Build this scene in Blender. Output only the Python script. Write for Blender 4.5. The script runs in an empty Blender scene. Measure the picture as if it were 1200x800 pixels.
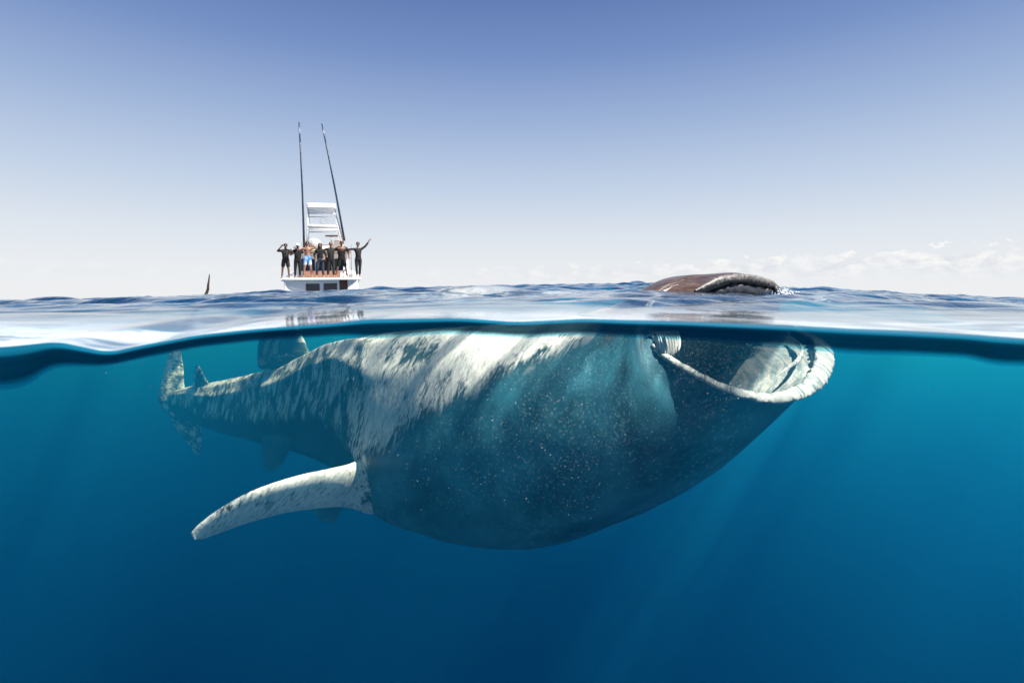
import bpy, bmesh, math, random
import numpy as np
from mathutils import Vector, Matrix, noise
R = math.radians
S = bpy.context.scene
C = S.collection
random.seed(7); np.random.seed(7)

# ---------------------------------------------------------------- camera, sky, sun, exposure
F = 667.0          # focal length in photo pixels (1200 wide)
HY = 352.0         # row of the true horizon
ZC = 0.05          # camera height over the mean water level
cd = bpy.data.cameras.new('camera'); cam = bpy.data.objects.new('camera', cd); C.objects.link(cam)
cam.location = (0, 0, ZC); cam.rotation_euler = (R(90), 0, 0)
cd.sensor_width = 36; cd.lens = 36*F/1200; cd.shift_y = -(400-HY)/1200
cd.clip_start = 0.02; cd.clip_end = 20000
cd.dof.use_dof = True; cd.dof.focus_distance = 4.2; cd.dof.aperture_fstop = 4.0
S.camera = cam
S.view_settings.view_transform = 'Standard'; S.view_settings.look = 'None'
S.view_settings.exposure = 1.6; S.view_settings.gamma = 1.0
S.cycles.max_bounces = 10; S.cycles.transparent_max_bounces = 24; S.cycles.volume_bounces = 3
S.cycles.diffuse_bounces = 3; S.cycles.glossy_bounces = 3
S.cycles.sample_clamp_indirect = 6
S.cycles.caustics_reflective = False; S.cycles.caustics_refractive = False

SUN = Vector((0.46, -0.14, 0.87)).normalized()
sl = bpy.data.lights.new('sun', 'SUN'); sl.energy = 5.0; sl.angle = R(0.6); sl.color = (1, 0.96, 0.9)
so = bpy.data.objects.new('sun', sl); C.objects.link(so); so.location = (20, -5, 40)
so.rotation_euler = SUN.to_track_quat('Z', 'Y').to_euler()

class NT:
    """small wrapper for building node trees"""
    def __init__(s, tree): s.t = tree; s.n = tree.nodes; s.l = tree.links
    def new(s, ty, **kw):
        n = s.n.new(ty)
        for k, v in kw.items(): setattr(n, k, v)
        return n
    def put(s, sock, v):
        if v is None: return
        if hasattr(v, 'links') or hasattr(v, 'is_output'): s.l.new(v, sock)
        else:
            try: sock.default_value = v
            except Exception: sock.default_value = (*v, 1)
    def math(s, op, a, b=None, c=None, clamp=False):
        n = s.new('ShaderNodeMath', operation=op, use_clamp=clamp)
        s.put(n.inputs[0], a); s.put(n.inputs[1], b)
        if c is not None: s.put(n.inputs[2], c)
        return n.outputs[0]
    def mix(s, f, a, b, bt='MIX'):
        n = s.new('ShaderNodeMix', data_type='RGBA', blend_type=bt); n.clamp_factor = True
        s.put(n.inputs[0], f); s.put(n.inputs[6], a); s.put(n.inputs[7], b)
        return n.outputs[2]
    def maprange(s, v, a, b, c=0, d=1, smooth=False):
        n = s.new('ShaderNodeMapRange', interpolation_type='SMOOTHSTEP' if smooth else 'LINEAR')
        for i, x in enumerate((v, a, b, c, d)): s.put(n.inputs[i], x)
        return n.outputs[0]
    def mapping(s, v, scale=(1, 1, 1), loc=(0, 0, 0), rot=(0, 0, 0)):
        n = s.new('ShaderNodeMapping'); s.put(n.inputs[0], v)
        n.inputs['Scale'].default_value = scale; n.inputs['Location'].default_value = loc; n.inputs['Rotation'].default_value = rot
        return n.outputs[0]
    def noise(s, v, scale=1, detail=3, rough=.5, dist=0):
        n = s.new('ShaderNodeTexNoise'); s.put(n.inputs['Vector'], v)
        n.inputs['Scale'].default_value = scale; n.inputs['Detail'].default_value = detail
        n.inputs['Roughness'].default_value = rough; n.inputs['Distortion'].default_value = dist
        return n.outputs['Fac']
    def voronoi(s, v, scale=1, rnd=1.0, feature='F1', out='Distance'):
        n = s.new('ShaderNodeTexVoronoi', feature=feature, voronoi_dimensions='2D'); s.put(n.inputs['Vector'], v)
        n.inputs['Scale'].default_value = scale; n.inputs['Randomness'].default_value = rnd
        return n.outputs[out]
    def ramp(s, f, stops, interp='LINEAR'):
        n = s.new('ShaderNodeValToRGB'); s.put(n.inputs[0], f); cr = n.color_ramp; cr.interpolation = interp
        while len(cr.elements) > 1: cr.elements.remove(cr.elements[0])
        cr.elements[0].position = stops[0][0]; cr.elements[0].color = (*stops[0][1], 1)
        for p, c in stops[1:]:
            e = cr.elements.new(p); e.color = (*c, 1)
        return n.outputs[0]
    def bump(s, h, strength=.3, dist=.01):
        n = s.new('ShaderNodeBump'); n.inputs['Strength'].default_value = strength
        n.inputs['Distance'].default_value = dist; s.put(n.inputs['Height'], h)
        return n.outputs[0]

def lin(r, g, b):
    return tuple(((c/255+.055)/1.055)**2.4 if c > 10 else c/255/12.92 for c in (r, g, b))

# the world: Nishita sky whose colour is graded with elevation, low clouds near the horizon
W = bpy.data.worlds.new('World'); S.world = W; W.use_nodes = True
w = NT(W.node_tree); w.n.clear()
geo = w.new('ShaderNodeTexCoord').outputs['Generated']
sep = w.new('ShaderNodeSeparateXYZ'); w.put(sep.inputs[0], geo)
sx, sy, sz = sep.outputs
elev = w.math('ARCSINE', sz)
eld = w.math('MULTIPLY', elev, 57.2958)
azd = w.math('MULTIPLY', w.math('ARCTAN2', sx, sy), 57.2958)
nish = w.new('ShaderNodeTexSky', sky_type='NISHITA', sun_disc=False)
nish.sun_elevation = math.asin(SUN.z); nish.sun_rotation = math.atan2(SUN.x, SUN.y)
nish.air_density = 1.0; nish.dust_density = 0.6; nish.ozone_density = 2.0
nsky = w.mix(1.0, nish.outputs[0], (0.10, 0.10, 0.10, 1), 'MULTIPLY')
t = w.math('DIVIDE', eld, 90.0, clamp=True)
grad = w.ramp(t, [(0, lin(239, 241, 244)), (2.5/90, lin(237, 239, 243)), (6/90, lin(225, 231, 239)), (11/90, lin(196, 211, 232)),
                  (17/90, lin(160, 182, 218)), (23/90, lin(120, 147, 199)), (30/90, lin(85, 114, 172)), (50/90, lin(46, 70, 136)), (1, lin(34, 56, 120))])
sky = w.mix(0.93, nsky, grad)
cv = w.new('ShaderNodeCombineXYZ')
w.put(cv.inputs[0], w.math('MULTIPLY', azd, .30)); w.put(cv.inputs[1], w.math('MULTIPLY', eld, .62))
cn = w.noise(cv.outputs[0], 1.9, 6, .62, .3)
cb = w.noise(w.mapping(cv.outputs[0], (.35, .25, 1), (3, 0, 0)), 1.0, 2, .5)
base = w.maprange(azd, -18, 40, 2.6, 3.2)
top = w.math('ADD', base, w.math('MULTIPLY', w.math('SUBTRACT', cn, .32), w.maprange(azd, -15, 38, 2.4, 5.6)))
inband = w.math('MULTIPLY', w.maprange(w.math('SUBTRACT', top, eld), 0, .35, 0, 1, True), w.maprange(eld, 1.2, 3.4, 0, 1, True))
cfac = w.math('MULTIPLY', w.math('MULTIPLY', inband, w.maprange(cb, .30, .55, .15, 1)), w.maprange(azd, -14, 26, .25, .95))
csh = w.maprange(cn, .40, .68, 0, 1)
ccol = w.mix(csh, (*lin(220, 224, 231), 1), (*lin(255, 253, 250), 1))
sky = w.mix(cfac, sky, ccol)
sky = w.mix(w.maprange(eld, -0.6, -0.1, 1, 0), sky, (0.0, 0.018, 0.05, 1))
bg = w.new('ShaderNodeBackground'); w.put(bg.inputs[0], sky); bg.inputs[1].default_value = 0.335
w.l.new(bg.outputs[0], w.new('ShaderNodeOutputWorld').inputs[0])

# ---------------------------------------------------------------- helpers
def P(px, py, Y):
    return Vector(((px-600)/F*Y, Y, ZC+(HY-py)/F*Y))

def mat(name):
    m = bpy.data.materials.new(name); m.use_nodes = True
    nt = NT(m.node_tree); nt.n.clear()
    return m, nt

def finish(nt, surf=None, vol=None):
    o = nt.new('ShaderNodeOutputMaterial')
    if surf is not None: nt.l.new(surf, o.inputs['Surface'])
    if vol is not None: nt.l.new(vol, o.inputs['Volume'])

def principled(nt, col, rough=.5, metal=0, normal=None, spec=.5, coat=0, **kw):
    p = nt.new('ShaderNodeBsdfPrincipled')
    nt.put(p.inputs['Base Color'], col); nt.put(p.inputs['Roughness'], rough)
    p.inputs['Metallic'].default_value = metal; p.inputs['Specular IOR Level'].default_value = spec
    p.inputs['Coat Weight'].default_value = coat
    if normal is not None: nt.put(p.inputs['Normal'], normal)
    return p.outputs[0]

def simple(name, col, rough=.5, metal=0, var=.12, scale=6, coat=0):
    m, nt = mat(name)
    tc = nt.new('ShaderNodeTexCoord').outputs['Object']
    n = nt.noise(tc, scale, 4, .6)
    c = nt.mix(nt.maprange(n, .3, .7), (*[x*(1-var) for x in col], 1), (*[min(1, x*(1+var)) for x in col], 1))
    finish(nt, principled(nt, c, rough, metal, coat=coat))
    return m

def link(name, me, m=None, parent=None, smooth=True):
    o = bpy.data.objects.new(name, me); C.objects.link(o)
    if m is not None:
        for x in (m if isinstance(m, (list, tuple)) else [m]): me.materials.append(x)
    if parent is not None: o.parent = parent
    if smooth: me.polygons.foreach_set('use_smooth', [True]*len(me.polygons))
    return o

def mesh(name, verts, faces, m=None, parent=None, smooth=True):
    me = bpy.data.meshes.new(name); me.from_pydata([tuple(v) for v in verts], [], faces); me.update()
    return link(name, me, m, parent, smooth)

def bobj(name, bm, m=None, parent=None, smooth=False):
    me = bpy.data.meshes.new(name); bm.normal_update(); bm.to_mesh(me); bm.free()
    return link(name, me, m, parent, smooth)

def thing(name, label, cat, loc=(0, 0, 0), rotz=0, group=None):
    o = bpy.data.objects.new(name, None); C.objects.link(o); o.location = loc; o.rotation_euler = (0, 0, rotz)
    o['label'] = label; o['category'] = cat
    if group: o['group'] = group
    return o

def tag(o, label=None, cat=None, kind=None, group=None):
    for k, v in (('label', label), ('category', cat), ('kind', kind), ('group', group)):
        if v: o[k] = v
    return o

def interp(x, xs, ys): return np.interp(x, xs, ys)

def smooth_interp(x, xs, ys, sig):
    """piecewise-linear table smoothed with a small box so it has no kinks"""
    return sum(np.interp(x+o*sig, xs, ys) for o in (-1, -.66, -.33, 0, .33, .66, 1))/7

# ---------------------------------------------------------------- the sea
EDGE_X = [-1500, -300, 0, 67, 128, 167, 233, 300, 400, 433, 540, 607, 683, 733, 800, 933, 1000, 1067, 1133, 1200, 1400, 2600]
EDGE_Y = [402, 398, 407, 400, 412.5, 404, 392, 385, 378, 374, 372.5, 377, 373, 375, 376.5, 381.5, 385, 388, 391.5, 396.5, 398, 396]
TOP_X = [-600, -200, 0, 100, 200, 300, 430, 600, 740, 920, 1000, 1100, 1200, 1400, 1800]
TOP_Y = [354, 354, 353, 350, 347, 343, 338, 333, 331, 335, 339, 345, 350, 353, 354]
D0 = 1.0
rng = np.random.RandomState(11)
WAVES = []
for lam in (.16, .21, .28, .36, .47, .6, .78, 1.0, 1.3, 1.7, 2.3, 3.0, 4.1, 5.5, 7.5, 10.5):
    for _ in range(4):
        a = rng.normal(-0.22, .36)         # mostly travelling across and toward the viewer
        WAVES.append((lam*rng.uniform(.85, 1.15), a, rng.uniform(0, 6.283), rng.uniform(.5, 1.2)))

def sstep(a, b, v):
    t = np.clip((v-a)/(b-a), 0, 1); return t*t*(3-2*t)

def sea(x, y, full=True):
    x = np.asarray(x, float); y = np.asarray(y, float)
    px = 600+F*x/np.maximum(y, .3)
    pxe = 600+F*x/D0
    ze = ZC-(smooth_interp(pxe, EDGE_X, EDGE_Y, 13)-HY)/F*D0
    zmean = 0.024
    k = np.exp(-(y-D0)/.5)
    z = ze*k+zmean*(1-k)
    slope = (HY-smooth_interp(px, TOP_X, TOP_Y, 40))/F
    run = np.where(y < 60, y-D0, np.maximum(0, 59*(1-sstep(60, 220, y))))
    z = z+slope*np.maximum(run, 0)*sstep(D0, 2.2, y)
    for lam, a, ph, g in WAVES:
        kx, ky = math.sin(a)*6.283/lam, math.cos(a)*6.283/lam
        p = kx*x+ky*y*0.85+ph+.6*np.sin(.37*kx*x-.29*ky*y+ph*3)
        near = sstep(D0+.12+.25*lam, D0+(1.3 if lam < .55 else 2.6)*lam+.8, y)*(1 if lam < .55 or lam > 3 else .55+.45*sstep(5, 14, y))
        far = 1-sstep(lam*45, lam*110, y)
        amp = .0105*(1+(.85*sstep(1.5, 3.5, y) if lam < 1.5 else 0))*lam*g*near*far*(.6 if lam < .3 else 1)*(1+(.25*np.exp(-((y-1.8)/1.0)**2) if .3 < lam < 1.2 else 0))
        if lam > 3: amp = amp*.55
        s = np.sin(p)
        grp = .55+.45*np.sin(.21*kx*x+.17*ky*y+ph*2.1)
        z = z+amp*grp*((1-np.abs(s)**.85*2+.45*s) if lam > 1.6 else (s+.22*np.cos(2*p)))
    return z

def grid_mesh(us, ys, zoff=0.0):
    U, Yv = np.meshgrid(us, ys)
    X = Yv*np.clip(U, -1, 1)+np.sign(U)*np.maximum(np.abs(U)-1, 0)*(9+2.2*Yv)
    Z = sea(X, Yv)+zoff
    return X, Yv, Z

def add_grid_faces(nu, ny):
    i = np.arange(ny-1)[:, None]*nu+np.arange(nu-1)[None, :]
    return np.stack([i, i+1, i+1+nu, i+nu], -1).reshape(-1, 4)

def mesh_np(name, V, Fc, m, parent=None):
    me = bpy.data.meshes.new(name)
    me.vertices.add(len(V)); me.vertices.foreach_set('co', np.asarray(V, 'f').ravel())
    Fc = np.asarray(Fc)
    me.loops.add(Fc.size); me.loops.foreach_set('vertex_index', Fc.ravel().astype('i'))
    me.polygons.add(len(Fc)); me.polygons.foreach_set('loop_start', np.arange(0, Fc.size, Fc.shape[1], dtype='i'))
    me.polygons.foreach_set('loop_total', np.full(len(Fc), Fc.shape[1], 'i'))
    me.update(); me.validate()
    return link(name, me, m, parent)

us = np.concatenate([-np.linspace(2.2, 1.04, 24), np.linspace(-1, 1, 620), np.linspace(1.04, 2.2, 24)])
rows = D0*np.exp(np.linspace(0, math.log(6000), 660))
X, Yv, Z = grid_mesh(us, rows)
nu, ny = len(us), len(rows)
V = np.stack([X, Yv, Z], -1).reshape(-1, 3)
Fc = add_grid_faces(nu, ny)
# rounded lip where the nearest water curls down and back under itself
xe = X[0]; ze = Z[0]
lip_t = smooth_interp(600+F*xe/D0, [-1500, 0, 30, 60, 128, 233, 300, 400, 440, 520, 600, 700, 800, 870, 930, 1000, 1067, 1133, 1165, 1200, 1400, 2600],
                      [36, 56, 54, 36, 22, 19, 18, 18, 25, 20, 21, 22, 24, 27, 30, 33, 32, 32, 38, 37, 36, 36], 10)/F
NL = 14
lip_rows = []
for j in range(1, NL+1):
    s = j/NL
    ang = s*math.pi*.5
    dy = -.006*math.sin(min(1, s*3)*math.pi)+.10*s**2.2
    dz = -lip_t*(1-math.cos(ang)*(1-s*.0)) if False else -lip_t*(s**.8)
    lip_rows.append(np.stack([xe*(1+dy/D0), np.full(nu, D0)+dy, ze+dz*(1+dy/D0)], -1))
LV = np.concatenate(lip_rows)
n0 = len(V)
V = np.concatenate([V, LV])
lf = []
prev = np.arange(nu)
for j in range(NL):
    cur = n0+j*nu+np.arange(nu)
    lf.append(np.stack([prev[:-1], cur[:-1], cur[1:], prev[1:]], -1)); prev = cur
Fall = np.concatenate([Fc, np.concatenate(lf)])

m_sea, nt = mat('sea_water_surface')
tc = nt.new('ShaderNodeNewGeometry').outputs['Position']
dist = nt.new('ShaderNodeSeparateXYZ'); nt.put(dist.inputs[0], tc)
yy = dist.outputs[1]
fade = nt.maprange(yy, 1.12, 3.0, .08, 1.1, True)
h = nt.math('ADD', nt.math('MULTIPLY', nt.noise(nt.mapping(tc, (1, .7, 1)), 9, 3, .55, .4), 1.0),
            nt.math('MULTIPLY', nt.noise(nt.mapping(tc, (1, .7, 1), (4, 2, 0)), 26, 2, .5, .3), .35))
hf = nt.noise(nt.mapping(tc, (1, .8, 1), (9, 1, 0)), .9, 5, .65, .3)
hh = nt.math('ADD', nt.math('MULTIPLY', nt.math('MULTIPLY', h, .012), fade),
             nt.math('MULTIPLY', nt.math('MULTIPLY', hf, .12), nt.maprange(yy, 8, 40, 0, 1, True)))
bn = nt.bump(hh, .9, 1.0)
fr = nt.new('ShaderNodeFresnel'); fr.inputs['IOR'].default_value = 1.33; nt.put(fr.inputs['Normal'], bn)
gl = nt.new('ShaderNodeBsdfGlossy'); gl.inputs['Color'].default_value = (1, 1, 1, 1); gl.inputs['Roughness'].default_value = .05
nt.put(gl.inputs['Normal'], bn)
# striped transparency, added to cut the sunlight into shafts
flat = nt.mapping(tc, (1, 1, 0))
def shaft_mask(ang, fx, fy, lo, hi, a, seed):
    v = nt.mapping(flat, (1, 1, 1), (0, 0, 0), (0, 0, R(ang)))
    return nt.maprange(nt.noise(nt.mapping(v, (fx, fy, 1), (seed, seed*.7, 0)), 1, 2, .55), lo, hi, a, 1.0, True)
shaft = nt.math('MULTIPLY', nt.math('MULTIPLY', shaft_mask(30, 2.6, .07, .39, .50, .22, 3.1), shaft_mask(-32, 2.6, .07, .36, .52, .55, 15.2)), shaft_mask(2, 4.5, 2.4, .35, .55, .65, 1.7))
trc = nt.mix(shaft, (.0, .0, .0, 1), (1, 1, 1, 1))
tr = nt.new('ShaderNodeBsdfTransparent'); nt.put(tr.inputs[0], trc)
df = nt.new('ShaderNodeBsdfDiffuse')
sky_sheen = nt.math('MULTIPLY', nt.maprange(yy, 1.0, 1.7, 1, 0, True), nt.maprange(nt.noise(nt.mapping(tc, (2.2, 5, 1), (2, 1, 0), (0, 0, .3)), 1, 4, .6, 1.5), .38, .6, .25, 1, True))      # pale sky sheen of the nearest water, painted in as diffuse colour
nt.put(df.inputs[0], nt.mix(sky_sheen, (.004, .05, .13, 1), (.72, .80, .86, 1)))
mx = nt.new('ShaderNodeMixShader'); nt.put(mx.inputs[0], nt.math('ADD', .26, nt.math('MULTIPLY', sky_sheen, .30)))
nt.l.new(tr.outputs[0], mx.inputs[1]); nt.l.new(df.outputs[0], mx.inputs[2])
m2 = nt.new('ShaderNodeMixShader'); nt.l.new(fr.outputs[0], m2.inputs[0])
nt.l.new(mx.outputs[0], m2.inputs[1]); nt.l.new(gl.outputs[0], m2.inputs[2])
finish(nt, m2.outputs[0])

m_lip, nt = mat('sea_water_edge')
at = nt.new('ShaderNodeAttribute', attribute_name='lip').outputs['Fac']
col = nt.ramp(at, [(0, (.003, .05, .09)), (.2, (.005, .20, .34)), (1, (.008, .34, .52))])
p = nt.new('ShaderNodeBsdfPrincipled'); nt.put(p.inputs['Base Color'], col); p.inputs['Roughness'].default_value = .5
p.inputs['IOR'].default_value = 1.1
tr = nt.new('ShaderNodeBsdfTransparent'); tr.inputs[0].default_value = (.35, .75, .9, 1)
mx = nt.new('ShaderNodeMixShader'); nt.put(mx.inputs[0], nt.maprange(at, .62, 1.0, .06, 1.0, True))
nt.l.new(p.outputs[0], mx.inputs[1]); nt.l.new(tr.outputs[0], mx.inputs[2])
finish(nt, mx.outputs[0])

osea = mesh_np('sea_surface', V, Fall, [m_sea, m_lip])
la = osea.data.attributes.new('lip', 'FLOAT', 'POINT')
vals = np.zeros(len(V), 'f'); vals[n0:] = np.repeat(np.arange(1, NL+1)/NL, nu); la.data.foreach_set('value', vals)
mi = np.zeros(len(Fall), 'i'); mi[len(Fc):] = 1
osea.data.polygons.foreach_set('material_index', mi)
tag(osea, kind='structure')

# the body of the sea: a closed volume of scattering water under the surface
us2 = np.concatenate([-np.linspace(2.2, 1.04, 8), np.linspace(-1, 1, 120), np.linspace(1.04, 2.2, 8)])
rows2 = (D0+.012)*np.exp(np.linspace(0, math.log(160), 120))
X2, Y2, Z2 = grid_mesh(us2, rows2, -.003)
n1, n2 = len(us2), len(rows2)
Vt = np.stack([X2, Y2, Z2], -1).reshape(-1, 3)
Ft = add_grid_faces(n1, n2); Fb = Ft[:, ::-1]+len(Vt)
ring = list(range(n1))+[r*n1+n1-1 for r in range(1, n2)]+[(n2-1)*n1+c for c in range(n1-2, -1, -1)]+[r*n1 for r in range(n2-2, 0, -1)]
Fs = np.array([[ring[i], ring[i]+len(Vt), ring[(i+1) % len(ring)]+len(Vt), ring[(i+1) % len(ring)]] for i in range(len(ring))])
def water_layer(name, top, bottom, SC, AB, g):
    """one even layer of sea water between two depths; sigma = scattering + absorption per metre"""
    m, nt = mat(name+'_volume')
    vs = nt.new('ShaderNodeVolumeScatter'); va = nt.new('ShaderNodeVolumeAbsorption'); add = nt.new('ShaderNodeAddShader')
    dS = max(SC); vs.inputs['Color'].default_value = (*[c/dS for c in SC], 1); vs.inputs['Density'].default_value = dS; vs.inputs['Anisotropy'].default_value = g
    dA = max(AB)*1.02; va.inputs['Color'].default_value = (*[1-c/dA for c in AB], 1); va.inputs['Density'].default_value = dA
    nt.l.new(vs.outputs[0], add.inputs[0]); nt.l.new(va.outputs[0], add.inputs[1])
    finish(nt, None, add.outputs[0])
    A = Vt.copy(); B = Vt.copy(); B[:, 2] = bottom
    if top is not None: A[:, 2] = top
    return tag(mesh_np(name, np.concatenate([A, B]), np.concatenate([Ft, Fb, Fs]), m), kind='structure')
# added layers that scatter less with depth, building in the darkening downwards
water_layer('surface_water', None, -2.0, (.002, .064, .122), (.062, .004, .0015), .6)
water_layer('middle_water', -2.001, -5.5, (.0005, .012, .024), (.10, .030, .015), .5)
water_layer('deep_water', -5.501, -60, (.0003, .006, .014), (.14, .052, .030), .4)

# ---------------------------------------------------------------- whale shark
shark = thing('whale_shark', 'huge pale-spotted whale shark feeding with its mouth wide open at the surface', 'whale shark', P(560, 500, 3.8))
SP = shark.location.copy()

def skin_nodes(nt):
    uv = nt.new('ShaderNodeUVMap', uv_map='UVMap').outputs[0]
    a = nt.new('ShaderNodeAttribute', attribute_name='zone')
    s = nt.new('ShaderNodeSeparateColor'); nt.put(s.inputs[0], a.outputs['Color'])
    return uv, s.outputs[0], s.outputs[1], s.outputs[2]

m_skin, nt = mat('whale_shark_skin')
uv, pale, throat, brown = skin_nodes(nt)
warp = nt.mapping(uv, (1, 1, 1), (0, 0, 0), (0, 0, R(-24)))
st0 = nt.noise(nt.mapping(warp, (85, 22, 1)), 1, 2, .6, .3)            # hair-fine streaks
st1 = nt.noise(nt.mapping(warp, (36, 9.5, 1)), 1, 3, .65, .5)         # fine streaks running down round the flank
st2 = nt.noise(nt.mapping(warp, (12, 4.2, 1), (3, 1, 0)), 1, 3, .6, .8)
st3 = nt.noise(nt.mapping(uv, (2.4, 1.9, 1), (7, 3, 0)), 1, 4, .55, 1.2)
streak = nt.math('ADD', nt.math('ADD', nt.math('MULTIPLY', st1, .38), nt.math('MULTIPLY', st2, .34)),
                 nt.math('ADD', nt.math('MULTIPLY', st0, .28), nt.math('MULTIPLY', nt.math('SUBTRACT', st3, .5), .55)))  # blurred spots and rippling caustic light, painted together as streaks
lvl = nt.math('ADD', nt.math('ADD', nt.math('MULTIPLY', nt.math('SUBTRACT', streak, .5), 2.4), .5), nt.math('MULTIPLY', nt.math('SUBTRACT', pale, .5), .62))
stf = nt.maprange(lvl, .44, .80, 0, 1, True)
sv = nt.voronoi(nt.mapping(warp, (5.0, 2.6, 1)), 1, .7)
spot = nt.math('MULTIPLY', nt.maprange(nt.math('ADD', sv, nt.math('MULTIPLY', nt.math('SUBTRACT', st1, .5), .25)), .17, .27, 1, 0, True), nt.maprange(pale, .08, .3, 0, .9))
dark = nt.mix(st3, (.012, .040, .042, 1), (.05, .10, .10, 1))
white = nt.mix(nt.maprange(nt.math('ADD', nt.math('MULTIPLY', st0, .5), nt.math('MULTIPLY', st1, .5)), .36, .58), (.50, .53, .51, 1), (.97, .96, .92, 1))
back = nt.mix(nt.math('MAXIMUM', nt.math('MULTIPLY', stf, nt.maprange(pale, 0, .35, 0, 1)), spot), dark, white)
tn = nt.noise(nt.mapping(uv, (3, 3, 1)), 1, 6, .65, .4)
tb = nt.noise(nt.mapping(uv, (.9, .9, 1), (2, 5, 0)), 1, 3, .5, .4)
tcol = nt.mix(nt.maprange(tn, .35, .7), (.008, .055, .08, 1), (.05, .25, .34, 1))  # dark throat colour stands in for its shade
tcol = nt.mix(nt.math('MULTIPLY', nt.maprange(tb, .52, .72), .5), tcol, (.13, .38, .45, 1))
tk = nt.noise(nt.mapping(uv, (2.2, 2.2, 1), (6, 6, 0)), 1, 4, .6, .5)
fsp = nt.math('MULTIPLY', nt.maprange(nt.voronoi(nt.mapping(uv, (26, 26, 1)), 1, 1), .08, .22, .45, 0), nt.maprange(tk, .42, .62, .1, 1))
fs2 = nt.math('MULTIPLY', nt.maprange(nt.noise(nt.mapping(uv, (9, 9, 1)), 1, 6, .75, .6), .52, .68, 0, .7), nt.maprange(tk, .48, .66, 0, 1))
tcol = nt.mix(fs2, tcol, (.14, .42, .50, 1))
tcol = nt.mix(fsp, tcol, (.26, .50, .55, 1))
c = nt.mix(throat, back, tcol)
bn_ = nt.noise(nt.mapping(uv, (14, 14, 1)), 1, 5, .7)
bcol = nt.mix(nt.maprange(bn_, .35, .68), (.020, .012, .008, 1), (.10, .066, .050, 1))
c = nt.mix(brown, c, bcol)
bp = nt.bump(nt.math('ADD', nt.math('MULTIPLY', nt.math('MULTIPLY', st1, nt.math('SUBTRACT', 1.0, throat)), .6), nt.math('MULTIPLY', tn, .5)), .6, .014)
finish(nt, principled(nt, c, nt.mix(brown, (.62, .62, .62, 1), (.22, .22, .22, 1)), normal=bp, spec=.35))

NA = 120
SIDE = Vector((.66, .75, 0))
def ring4(T, N, B, w):
    T, N, B = P(*T), P(*N), P(*B)
    c = (T+B)/2; up = (T-B)/2; nv = N-c; fv = SIDE*w
    out = []
    for i in range(NA):
        th = 2*math.pi*i/NA
        s, co = math.sin(th), math.cos(th)
        sg = abs(s)**.92; cg = math.copysign(abs(co)**.96, co)
        out.append(c+up*cg+(nv*sg if s >= 0 else fv*sg))
    return out

KEYR = [
    ring4((196, 462, 8.9), (196, 470, 8.7), (200, 482, 8.9), .10),
    ring4((214, 455, 8.5), (214, 474, 8.25), (216, 492, 8.5), .20),
    ring4((246, 448, 7.9), (243, 484, 7.5), (246, 500, 7.9), .28),
    ring4((288, 440, 7.1), (282, 486, 6.55), (290, 512, 7.1), .38),
    ring4((330, 428, 6.35), (318, 484, 5.75), (332, 522, 6.35), .48),
    ring4((372, 410, 5.65), (355, 476, 5.05), (372, 536, 5.65), .56),
    ring4((410, 398, 5.0), (392, 480, 4.4), (408, 558, 5.0), .62),
    ring4((452, 390, 4.45), (422, 515, 3.75), (444, 590, 4.3), .68),
    ring4((512, 385, 4.05), (480, 520, 3.25), (500, 617, 3.8), .74),
    ring4((578, 381, 3.8), (545, 520, 2.98), (570, 634, 3.5), .78),
    ring4((650, 376, 3.6), (610, 515, 2.78), (648, 634, 3.3), .8),
    ring4((732, 358, 3.42), (680, 492, 2.64), (735, 607, 3.1), .78),
    ring4((784, 328, 3.3), (728, 460, 2.60), (815, 569, 2.95), .74),
    ring4((822, 322, 3.2), (750, 424, 2.62), (880, 522, 2.82), .78),
    ring4((862, 320, 3.15), (757, 408, 2.66), (925, 484, 2.78), .80),
]
# the open mouth: one loop of the two lips
LOOP = [(0, 884, 329, 3.12), (22, 850, 328, 2.94), (48, 814, 342, 2.84), (70, 782, 357, 2.76), (86, 764, 378, 2.71), (98, 766, 402, 2.68),
        (110, 785, 420, 2.63), (125, 822, 441, 2.57), (141, 860, 458, 2.55), (160, 905, 467, 2.62), (180, 944, 458, 2.80), (198, 966, 438, 3.0),
        (215, 970, 418, 3.2), (232, 962, 402, 3.4), (252, 935, 386, 3.65), (275, 915, 368, 3.7), (300, 913, 354, 3.5), (330, 908, 338, 3.28), (360, 884, 329, 3.12)]
def loop_at(deg):
    d = deg % 360
    xs = [l[0] for l in LOOP]
    i = max(k for k in range(len(xs)-1) if xs[k] <= d)
    pts = [P(*LOOP[j][1:]) for j in ((i-1) % (len(LOOP)-1), i, i+1, (i+2) if i+2 < len(LOOP) else 1)]
    u = (d-xs[i])/(xs[i+1]-xs[i])
    p0, p1, p2, p3 = pts
    return .5*((2*p1)+(p2-p0)*u+(2*p0-5*p1+4*p2-p3)*u*u+(3*p1-p0-3*p2+p3)*u**3)
MOUTH = [loop_at(360*i/NA) for i in range(NA)]
mc_ = sum(MOUTH, Vector())/NA
for q_, w_, k_, sc_ in ((-1, 1.0, .07, .995), (-2, .4, .20, .99)):      # the far lower cheek follows the outline of the jaw
    r_ = KEYR[q_]; cc_ = sum(r_, Vector())/NA
    for i in range(NA):
        d_ = 360*i/NA; ww = w_*max(0, min(1, (d_-165)/35))*max(0, min(1, (330-d_)/40))
        r_[i] = r_[i].lerp(mc_+(P(700, 500, 3.35)-mc_)*k_+(MOUTH[i]-mc_)*sc_, ww)
KEYR.append(MOUTH)
KA = np.array([[tuple(v) for v in r] for r in KEYR])
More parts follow.
